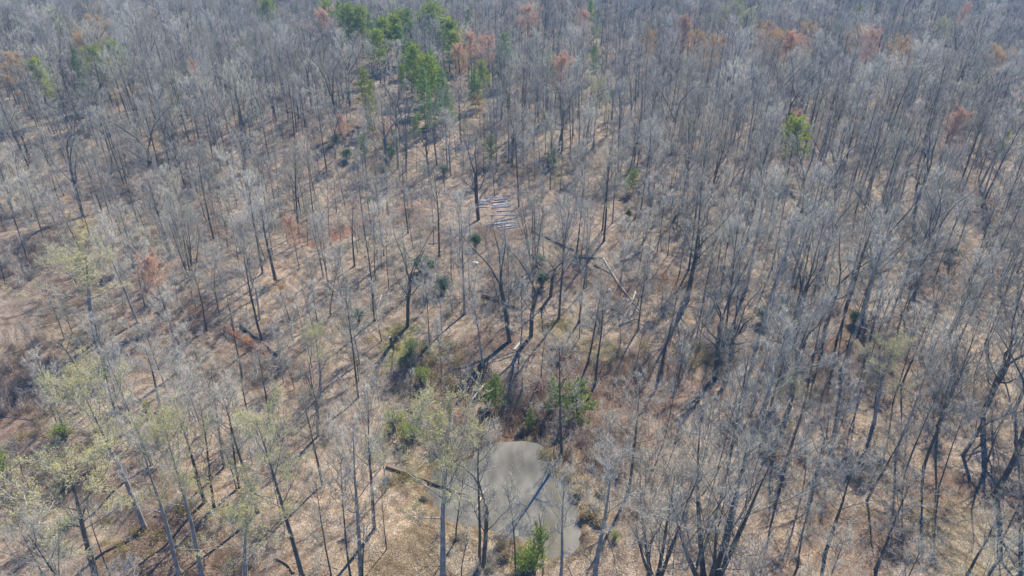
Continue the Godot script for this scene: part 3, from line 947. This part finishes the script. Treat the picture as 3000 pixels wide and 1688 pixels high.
# ------------------------------------------------------------------ pines and evergreen shrubs
func build_evergreens() -> void:
	# crown-top pixel, height, width factor, kind
	for q in [[150, 25, 19, 0.90, "pine"], [280, 138, 19, 1.00, "pine"], [210, 140, 18, 0.70, "spire"], [100, 178, 18, 0.80, "pine"], [695, 138, 14, 0.50, "sapling_pine"], [330, 120, 18, 0.80, "pine"], [985, 5, 21, 0.90, "spire"], [1010, 15, 21, 1.00, "pine"], [1050, 22, 20, 0.90, "pine"], [955, 8, 21, 0.80, "pine"], [1085, 40, 19, 0.60, "spire"], [1125, 55, 20, 0.90, "pine"], [1150, 45, 20, 0.90, "pine"],
		[1165, 35, 20, 0.90, "pine"], [1200, 22, 21, 1.10, "spire"], [1262, 12, 21, 1.20, "pine"], [1100, 90, 19, 0.90, "pine"], [1180, 75, 19, 0.78, "spire"], [1195, 120, 19, 0.78, "spire"], [1215, 135, 19, 0.78, "pine"], [1270, 140, 18, 0.78, "spire"], [1250, 165, 18, 0.94, "pine"], [1235, 200, 18, 0.78, "spire"], [1310, 55, 20, 1.20, "pine"], [1340, 58, 20, 1.10, "spire"], [1330, 95, 18, 1.00, "pine"], [1175, 190, 13, 0.47, "pine"],
		[1060, 200, 17, 0.90, "bright_pine"], [1083, 240, 14, 0.70, "bright_pine"], [1485, 98, 21, 1.10, "spire"], [1370, 8, 19, 0.70, "spire"], [1390, 190, 15, 0.80, "spire"], [1415, 180, 15, 0.70, "pine"], [1740, 125, 14, 0.80, "spire"], [1612, 160, 14, 0.90, "pine"], [2342, 348, 15, 1.15, "pine"], [2955, 385, 9, 0.60, "pine"], [1290, 200, 17, 0.86, "spire"], [1305, 240, 15, 0.78, "spire"], [1255, 265, 13, 0.47, "spire"], [2160, 0, 20, 1.00, "pine"], [1740, 0, 19, 0.90, "spire"], [775, 0, 20, 1.00, "pine"], [2520, 20, 18, 0.70, "bright_pine"],
		[1850, 500, 6, 1.10, "sapling_pine"], [1622, 415, 7, 1.00, "sapling_pine"], [1440, 400, 8, 0.90, "sapling_pine"], [1210, 340, 8, 0.90, "sapling_pine"], [1150, 380, 6, 0.90, "sapling_pine"], [1060, 400, 7, 0.90, "sapling_pine"], [1080, 330, 7, 0.80, "sapling_pine"], [1480, 250, 9, 0.90, "sapling_pine"], [1632, 1103, 7.5, 0.80, "sapling_pine"], [1700, 1135, 7.5, 1.20, "sapling_pine"], [1551, 1192, 4, 0.90, "sapling_pine"], [1450, 1085, 8, 0.80, "sapling_pine"], [1428, 1120, 5, 0.90, "sapling_pine"], [1572, 1545, 8, 0.55, "sapling_pine"]]:
		var b := ground_at(q[0], q[1], q[2])
		var list: Array = variants[q[4]]
		var v: Dictionary = list[rng.randi() % list.size()]
		var k: float = q[2] / v.h
		var o := plant("pine_tree", v, b, rng.randf() * TAU, Vector3(k * q[3], k, k * q[3]))
		spots.append([b.x, b.z, 4.2 if q[0] == 2342 else 3.2, 32.0 if q[0] == 2342 else 20.0 if q[2] > 9.0 else 2.0])
		var w: String = {"pine": "round-crowned green pine", "spire": "dark green conical evergreen", "sapling_pine": "young feathery green pine", "bright_pine": "bright yellow-green pine"}[q[4]]
		var where := near_what(b)
		if where[1] == "by the stand of pines":
			where = landmarks[1]
		describe(o, w, "pine", where)
	for q in [[1252, 806, 1.25, "holly"], [1230, 795, 0.9, "holly"], [1298, 862, 1.15, "holly"], [1393, 728, 1.0, "holly"], [1588, 840, 1.0, "holly"], [1575, 778, 0.8, "holly"], [1052, 945, 0.8, "holly"], [2240, 945, 1.0, "holly"], [985, 430, 1.2, "holly"], [1130, 520, 1.1, "holly"], [1300, 515, 1.0, "holly"], [1145, 470, 1.2, "holly"], [1020, 470, 1.0, "holly"], [1620, 485, 0.7, "holly"], [1840, 640, 0.6, "holly"], [300, 1130, 1.0, "holly"], [2500, 950, 0.8, "holly"], [2780, 760, 0.9, "holly"],
		[1560, 1665, 1.1, "lime"], [1535, 1672, 0.9, "lime"], [1240, 1125, 1.1, "lime"], [1205, 1030, 0.9, "lime"], [0, 1390, 1.3, "lime"], [435, 1198, 0.5, "lime"], [192, 1285, 1.0, "lime"], [1150, 1260, 1.2, "lime"], [1205, 1290, 1.1, "lime"], [1800, 1580, 0.5, "lime"], [440, 600, 0.8, "lime"], [200, 1550, 0.7, "lime"], [1085, 590, 0.6, "lime"], [1560, 1480, 0.0, "lime"]]:
		if q[2] <= 0.0:
			continue
		var b := ground_at(q[0], q[1])
		var list: Array = variants[q[3]]
		var o := plant("holly_bush" if q[3] == "holly" else "leafy_bush", list[rng.randi() % list.size()], b, rng.randf() * TAU, Vector3.ONE * q[2])
		var w: String = {"holly": "glossy dark green holly bush", "lime": "bright lime green leafy bush"}[q[3]]
		describe(o, w, "bush", near_what(b))

# ------------------------------------------------------------------ logs, poles, debris
func build_logs() -> void:
	for q in [[810, 650, 1240, 620], [820, 690, 1220, 640], [960, 690, 1210, 662], [900, 742, 1230, 692], [930, 792, 1260, 748], [920, 798, 1270, 812], [940, 778, 1280, 780], [660, 705, 880, 720], [655, 740, 850, 750], [650, 772, 830, 762], [670, 830, 840, 820], [900, 838, 1200, 824], [1010, 902, 1310, 888], [900, 976, 1340, 968], [1000, 1095, 1380, 1015], [1000, 1130, 1330, 1108], [920, 1158, 1400, 1098], [830, 1162, 960, 1146], [1010, 1212, 1430, 1156], [1050, 1252, 1440, 1186], [1120, 1192, 1410, 1120]]:
		var a := ground_at(1300 + q[0] * 0.1553, 480 + q[1] * 0.1553)
		var b := ground_at(1300 + q[2] * 0.1553, 480 + q[3] * 0.1553)
		var pole := log_between("pole_log", a, b, rng.randf_range(0.15, 0.21), "wood_peeled", "pale peeled pole lying in the rows of cut poles", "log", "rows of cut poles on the forest floor")
		describe(pole, "pale peeled pole lying in its row", "log", [at_level(1537, 660, 0), "by the short pale plank"], "rows of cut poles on the forest floor")
	log_between("thick_board", ground_at(1530, 674), ground_at(1545, 649), 0.17, "wood_pale", "short pale plank lying beside the rows of cut poles", "plank")
	for q in [
		[1413, 868, 1516, 906, 0.42, "wood_brown", "thick brown rotting log broken at one end", 0.0], [1527, 1005, 1379, 1180, 0.26, "wood_pale", "long pale barkless trunk lying down the gully slope", 0.01], [1767, 757, 1879, 915, 0.13, "wood_pale", "long thin white fallen trunk", 0.02], [1862, 855, 1815, 950, 0.14, "wood_pale", "pale broken trunk crossing under a white fallen trunk", -0.03],
		[1784, 900, 1908, 966, 0.13, "bark_pale", "grey fallen pole beneath the crossed white trunks", 0.0], [1815, 954, 1862, 935, 0.2, "bark_pale", "short split grey log beside the crossed white trunks", 0.0], [1681, 754, 1767, 757, 0.2, "bark_dark", "dark mossy fallen limb by the white trunk's end", 0.04], [1742, 778, 1796, 808, 0.2, "bark_dark", "dark fallen log beneath the thin white trunk", 0.0], [1819, 766, 1877, 738, 0.18, "bark_dark", "dark curved fallen limb on the open slope", 0.08],
		[1559, 679, 1680, 734, 0.3, "bark_grey", "long grey fallen trunk with bark still on", 0.0], [1132, 1369, 1366, 1472, 0.24, "wood_brown", "brown log reaching from the bank into the pond", 0.0], [1423, 1460, 1392, 1518, 0.17, "wood_pale", "tan log slanting out of the pond water", 0.0], [2120, 1013, 2233, 994, 0.2, "bark_grey", "long grey fallen branch on the slope", 0.05], [2240, 994, 2291, 1005, 0.15, "bark_grey", "short grey fallen branch on the slope", 0.0],
		[12, 1044, 120, 1013, 0.16, "bark_grey", "grey pole lying in the brushy clearing", 0.0], [706, 955, 815, 1044, 0.3, "bark_dark", "dark fallen trunk beside the orange-leaved branch", 0.0], [610, 753, 683, 714, 0.2, "bark_dark", "dark fallen log among saplings", 0.0], [0, 1219, 97, 1231, 0.12, "bark_grey", "thin dark pole lying on open litter", 0.03], [435, 1312, 470, 1270, 0.12, "wood_pale", "short pale broken limb beside tall pale trunks", 0.0],
		[1350, 690, 1352, 742, 0.0, "", "", 0.0], [2480, 1000, 2560, 930, 0.14, "bark_grey", "slanting grey fallen pole between slope trees", 0.0], [2820, 1640, 2832, 1520, 0.0, "wood_pale", "thin white stick lying between slope trees", 0.0], [1120, 860, 1105, 905, 0.14, "wood_pale", "weathered pale log beside thin trunks", 0.0], [860, 1680, 810, 1640, 0.16, "wood_brown", "reddish brown curved log on dry litter", 0.1], [580, 330, 0, 0, 0.0, "", "", 0.0], [150, 1190, 210, 1140, 0.12, "bark_grey", "bleached limb on the brushy clearing's edge", 0.0], [2700, 690, 2790, 660, 0.14, "wood_pale", "tan fallen pole on bare russet litter", 0.0], [1190, 860, 1165, 920, 0.0, "", "", 0.0]]:
		if q[4] <= 0.0:
			continue
		var a := ground_at(q[0], q[1])
		var b := ground_at(q[2], q[3])
		if q[6].begins_with("brown log reaching"):
			b.y = WATER - 0.1
		if q[6].begins_with("tan log slanting"):
			a.y = WATER + 0.5; b.y = WATER - 0.1
		log_between("fallen_log", a, b, q[4], q[5], q[6], "log", "", q[7])
	# standing dead snags with a broken or sawn top
	for q in [[1149, 1014, 1136, 986, 0.26, "cut grey stump with a pale sawn top"], [761, 936, 749, 846, 0.16, "pale barkless broken snag"], [1192, 804, 1186, 726, 0.15, "slim white barkless snag beside a forked tree"]]:
		var b := ground_at(q[0], q[1])
		var s := stand(b, q[2], q[3])
		var mb := MB.new()
		var p := PackedVector3Array()
		var rr := PackedFloat32Array()
		for k in 6:
			var t := k / 5.0
			p.append(Vector3(tan(s.y) * s.x * t, s.x * t - 0.2, 0) + rv() * 0.03)
			rr.append(q[4] * (1.25 - 0.35 * t))
		mb.tube(p, rr, 10, Color.WHITE)
		var o := Node3D.new()
		o.name = numbered("dead_snag")
		add_child(o)
		o.position = b
		part(o, "trunk", mb.mesh(mats.bark_grey if q[4] > 0.2 else mats.wood_pale))
		var top := MB.new()
		var e := p[5]
		top.tube(PackedVector3Array([e - Vector3.UP * 0.05, e + Vector3.UP * 0.03, e + Vector3.UP * (0.05 if q[4] > 0.2 else 0.5)]), PackedFloat32Array([q[4] * 0.88, q[4] * 0.86, q[4] * 0.84 if q[4] > 0.2 else 0.03]), 10, Color.WHITE, true)
		part(o, "sawn_top" if q[4] > 0.2 else "splintered_top", top.mesh(mats.wood_pale))
		tag(o, q[5], "snag")
	# broken branch that kept its dead orange leaves
	var fa := ground_at(655, 968)
	var fb := ground_at(778, 1040)
	var br := log_between("fallen_branch", fa, fb, 0.14, "bark_dark", "fallen branch still carrying dead orange leaves", "branch")
	var lv := MB.new()
	for k in 1500:
		var t := rng.randf()
		var at := (fb - fa) * t + rv() * 0.8 * (0.4 + 0.8 * t) + Vector3.UP * 0.75
		at.y = maxf(at.y, 0.1)
		var d := (rv() + (fb - fa).normalized() * 0.6).normalized()
		lv.leaf(at, d, d.cross(rv()).normalized(), rng.randf_range(0.14, 0.28), 0.06, Color(0.42, 0.15, 0.06).lerp(Color(0.56, 0.26, 0.13), rng.randf()))
	part(br, "dead_leaves", lv.mesh(mats.leaf))
	# pink board with a white end, dropped above the pond
	var pa := ground_at(1822, 1252)
	var pb := ground_at(1856, 1261)
	var bd := Node3D.new()
	bd.name = "pink_board"
	add_child(bd)
	bd.position = pa + Vector3.UP * 0.12
	var dir := pb - pa
	bd.rotation.y = atan2(-dir.z, dir.x)
	var bm := BoxMesh.new(); bm.size = Vector3(1.2, 0.08, 0.3); bm.material = mats.board
	part(bd, "board", bm).position = Vector3(0.95, 0, 0)
	var wm := BoxMesh.new(); wm.size = Vector3(0.28, 0.12, 0.32); wm.material = mats.white_paint
	part(bd, "white_end", wm).position = Vector3(0.14, 0.02, 0)
	tag(bd, "faded pink board with a white end lying above the pond", "board")
	# pale round ball, modelled as a lumpy sphere, and a pale torn root
	for q in [[1785, 853, 0.42, "round pale ball beside the white fallen trunks"], [1393, 775, 0.6, "small pale torn root wad on litter"]]:
		var b := ground_at(q[0], q[1])
		var sp := SphereMesh.new()
		sp.radial_segments = 14; sp.rings = 8; sp.radius = q[2]; sp.height = q[2] * 1.5
		var st := SurfaceTool.new()
		st.create_from(sp, 0)
		var md := MeshDataTool.new()
		md.create_from_surface(st.commit(), 0)
		for k in md.get_vertex_count():
			var v := md.get_vertex(k)
			md.set_vertex(k, v * (1.0 + fine.get_noise_3d(v.x * 12, v.y * 12, v.z * 12) * 0.35))
		var am := ArrayMesh.new()
		md.commit_to_surface(am)
		am.surface_set_material(0, mats.pale_solid)
		var o := part(self, "pale_ball" if q[2] < 0.5 else "root_wad", am)
		o.position = b + Vector3.UP * q[2] * 0.5
		tag(o, q[3], "boulder" if q[2] < 0.5 else "root")

# ------------------------------------------------------------------ brush, sticks, loose leaves
func scatter(called: String, label: String, category: String, items: Array) -> void:   # items: [mesh, transforms, colours]
	var root := Node3D.new()
	root.name = called
	add_child(root)
	tag(root, label, category, "", "stuff")
	for it in items:
		var mm := MultiMesh.new()
		mm.transform_format = MultiMesh.TRANSFORM_3D
		mm.use_colors = true
		mm.mesh = it[0]
		mm.instance_count = it[1].size()
		for k in it[1].size():
			mm.set_instance_transform(k, it[1][k])
			mm.set_instance_color(k, it[2][k])
		var mi := MultiMeshInstance3D.new()
		mi.name = called + "_mass"
		mi.multimesh = mm
		mi.set_meta("kind", "stuff")
		root.add_child(mi, true)

func spot(dist_from: float, dist_to: float) -> Vector3:
	var d := sqrt(lerpf(dist_from * dist_from, dist_to * dist_to, rng.randf()))
	var x := rng.randf_range(-0.82, 0.82) * d
	return Vector3(x, ground(x, -d), -d)

func build_cover() -> void:
	var brush := [[make_brush(1.6, 9, 0.9, "twig_grey"), [], []], [make_brush(2.6, 7, 1.0, "twig_pale"), [], []], [make_brush(4.2, 4, 0.9, "twig_grey"), [], []], [make_brush(1.2, 14, 1.3, "twig_dark"), [], []]]
	for k in 9000:
		var p := spot(38.0, 300.0)
		var a := patches.get_noise_2d(p.x * 0.8 + 70, p.z * 0.8)
		if rng.randf() > 0.6 + a * 1.2:
			continue
		if absf(p.x) < 24.0 and absf(p.z + 65.0) < 24.0 and pond_distance(Vector2(p.x, p.z)) < 0.8:
			continue
		if absf(p.x + 5.6) < 9.0 and absf(p.z + 152.0) < 12.0:
			continue
		var it: Array = brush[rng.randi() % 4]
		it[1].append(Transform3D(Basis(Vector3.UP, rng.randf() * TAU).scaled(Vector3.ONE * rng.randf_range(0.7, 1.3)), p))
		it[2].append(Color.WHITE * rng.randf_range(0.8, 1.2))
	# thickets in the dark gully, on the bank above the pond and in the brushy clearing
	for q in [[60, 780, 9, 90], [150, 740, 7, 50], [30, 1080, 9, 70], [100, 1180, 8, 60], [40, 1440, 6, 60], [1740, 1300, 6, 60], [1650, 1260, 5, 40], [1380, 1290, 5, 60], [1270, 1250, 6, 60], [1850, 1330, 7, 50], [1450, 890, 5, 25], [1240, 870, 4, 20], [2300, 1100, 10, 50], [2700, 1120, 12, 60]]:
		var c := ground_at(q[0], q[1])
		for k in q[3]:
			var x: float = c.x + rng.randfn() * q[2] * 0.5
			var z: float = c.z + rng.randfn() * q[2] * 0.5
			if absf(x) < 24.0 and absf(z + 65.0) < 24.0 and pond_distance(Vector2(x, z)) < 0.5:
				continue
			var it: Array = brush[[0, 3, 3, 1][rng.randi() % 4]]
			it[1].append(Transform3D(Basis(Vector3.UP, rng.randf() * TAU).scaled(Vector3.ONE * rng.randf_range(0.8, 1.5)), Vector3(x, ground(x, z), z)))
			it[2].append(Color(0.95, 0.82, 0.78) * rng.randf_range(0.7, 1.1))
	scatter("brush", "thin leafless brush and saplings over the litter", "brush", brush)
	# loose sticks
	var sm := MB.new()
	sm.spike(Vector3(-0.5, 0.03, 0), Vector3(0.1, 0.07, 0.05), 0.022, Color.WHITE)
	sm.spike(Vector3(0.05, 0.05, 0.05), Vector3(0.6, 0.05, -0.04), 0.018, Color.WHITE)
	sm.spike(Vector3(0.0, 0.05, 0.03), Vector3(0.3, 0.12, 0.3), 0.014, Color.WHITE)
	var sticks := [[sm.mesh(mats.twig_pale), [], []]]
	for k in 9000:
		var p := spot(38.0, 230.0)
		if absf(p.x) < 24.0 and absf(p.z + 65.0) < 24.0 and pond_distance(Vector2(p.x, p.z)) < 0.6:
			continue
		sticks[0][1].append(Transform3D(Basis(Vector3.UP, rng.randf() * TAU).scaled(Vector3(1, 1, 1) * rng.randf_range(0.6, 2.6)), p))
		sticks[0][2].append(Color.WHITE * rng.randf_range(0.45, 1.15))
	scatter("fallen_sticks", "small fallen sticks strewn over the leaf litter", "sticks", sticks)
	# curled dead leaves
	var lm := MB.new()
	for k in 7:
		var p := Vector3(rng.randf_range(-0.5, 0.5), rng.randf_range(0.02, 0.09), rng.randf_range(-0.5, 0.5))
		var d := (rv() * Vector3(1, 0.35, 1)).normalized()
		lm.leaf(p, d, d.cross(Vector3.UP + rv() * 0.4).normalized(), rng.randf_range(0.08, 0.13), 0.03, Color.WHITE * rng.randf_range(0.8, 1.2))
	var leaves := [[lm.mesh(mats.dry_leaf), [], []]]
	var tones := [Color(0.36, 0.29, 0.22), Color(0.42, 0.35, 0.28), Color(0.28, 0.22, 0.17), Color(0.36, 0.26, 0.19), Color(0.48, 0.42, 0.35)]
	for k in 46000:
		var p := spot(40.0, 190.0)
		if absf(p.x) < 24.0 and absf(p.z + 65.0) < 24.0 and pond_distance(Vector2(p.x, p.z)) < 0.6:
			if rng.randf() < 0.85:
				continue
			p.y = maxf(p.y, WATER - 0.03)
		leaves[0][1].append(Transform3D(Basis(Vector3.UP, rng.randf() * TAU).scaled(Vector3.ONE * rng.randf_range(0.8, 1.5)), p))
		leaves[0][2].append(tones[rng.randi() % 5] * rng.randf_range(0.7, 1.15))
	scatter("loose_leaves", "curled dead leaves scattered on the forest floor", "leaves", leaves)
	# low green and tan ground cover
	var low := [[variants.moss[0].crown, [], []], [variants.sedge[0].crown, [], []]]
	for q in [[1180, 1020, 6, 26, 0], [1250, 1100, 6, 30, 0], [1330, 1180, 4, 14, 0], [240, 660, 4, 10, 0], [1640, 940, 4, 12, 0], [1760, 1010, 5, 18, 0], [2060, 1030, 4, 14, 0], [1220, 1400, 4, 10, 0], [1600, 1350, 2, 14, 0], [1630, 1385, 1.5, 8, 0], [1200, 1290, 5, 30, 0], [1120, 960, 4, 12, 0], [1020, 950, 4, 12, 0], [100, 1300, 5, 18, 0], [330, 1580, 5, 22, 0], [520, 1540, 4, 12, 0], [740, 1320, 4, 14, 0], [1690, 1420, 2, 12, 1], [1720, 1520, 2, 14, 1], [1230, 1440, 4, 8, 1], [1360, 1550, 3, 6, 1], [1560, 1290, 2, 10, 1], [1500, 1600, 3, 14, 1], [1600, 1290, 2.5, 12, 1], [2100, 1600, 4, 10, 0], [2400, 1350, 6, 14, 0], [2000, 900, 6, 12, 0], [1700, 720, 5, 10, 0]]:
		var c := ground_at(q[0], q[1])
		for k in q[3] / 2:
			var x: float = c.x + rng.randfn() * q[2] * 0.8
			var z: float = c.z + rng.randfn() * q[2] * 0.6
			if absf(x) < 24.0 and absf(z + 65.0) < 24.0 and pond_distance(Vector2(x, z)) < 0.1:
				continue
			low[q[4]][1].append(Transform3D(Basis(Vector3.UP, rng.randf() * TAU).scaled(Vector3.ONE * rng.randf_range(0.6, 1.3)), Vector3(x, ground(x, z) - 0.05, z)))
			low[q[4]][2].append(Color.WHITE * rng.randf_range(0.8, 1.15))
	scatter("ground_cover", "low green moss and tan sedge on the forest floor", "ground cover", low)
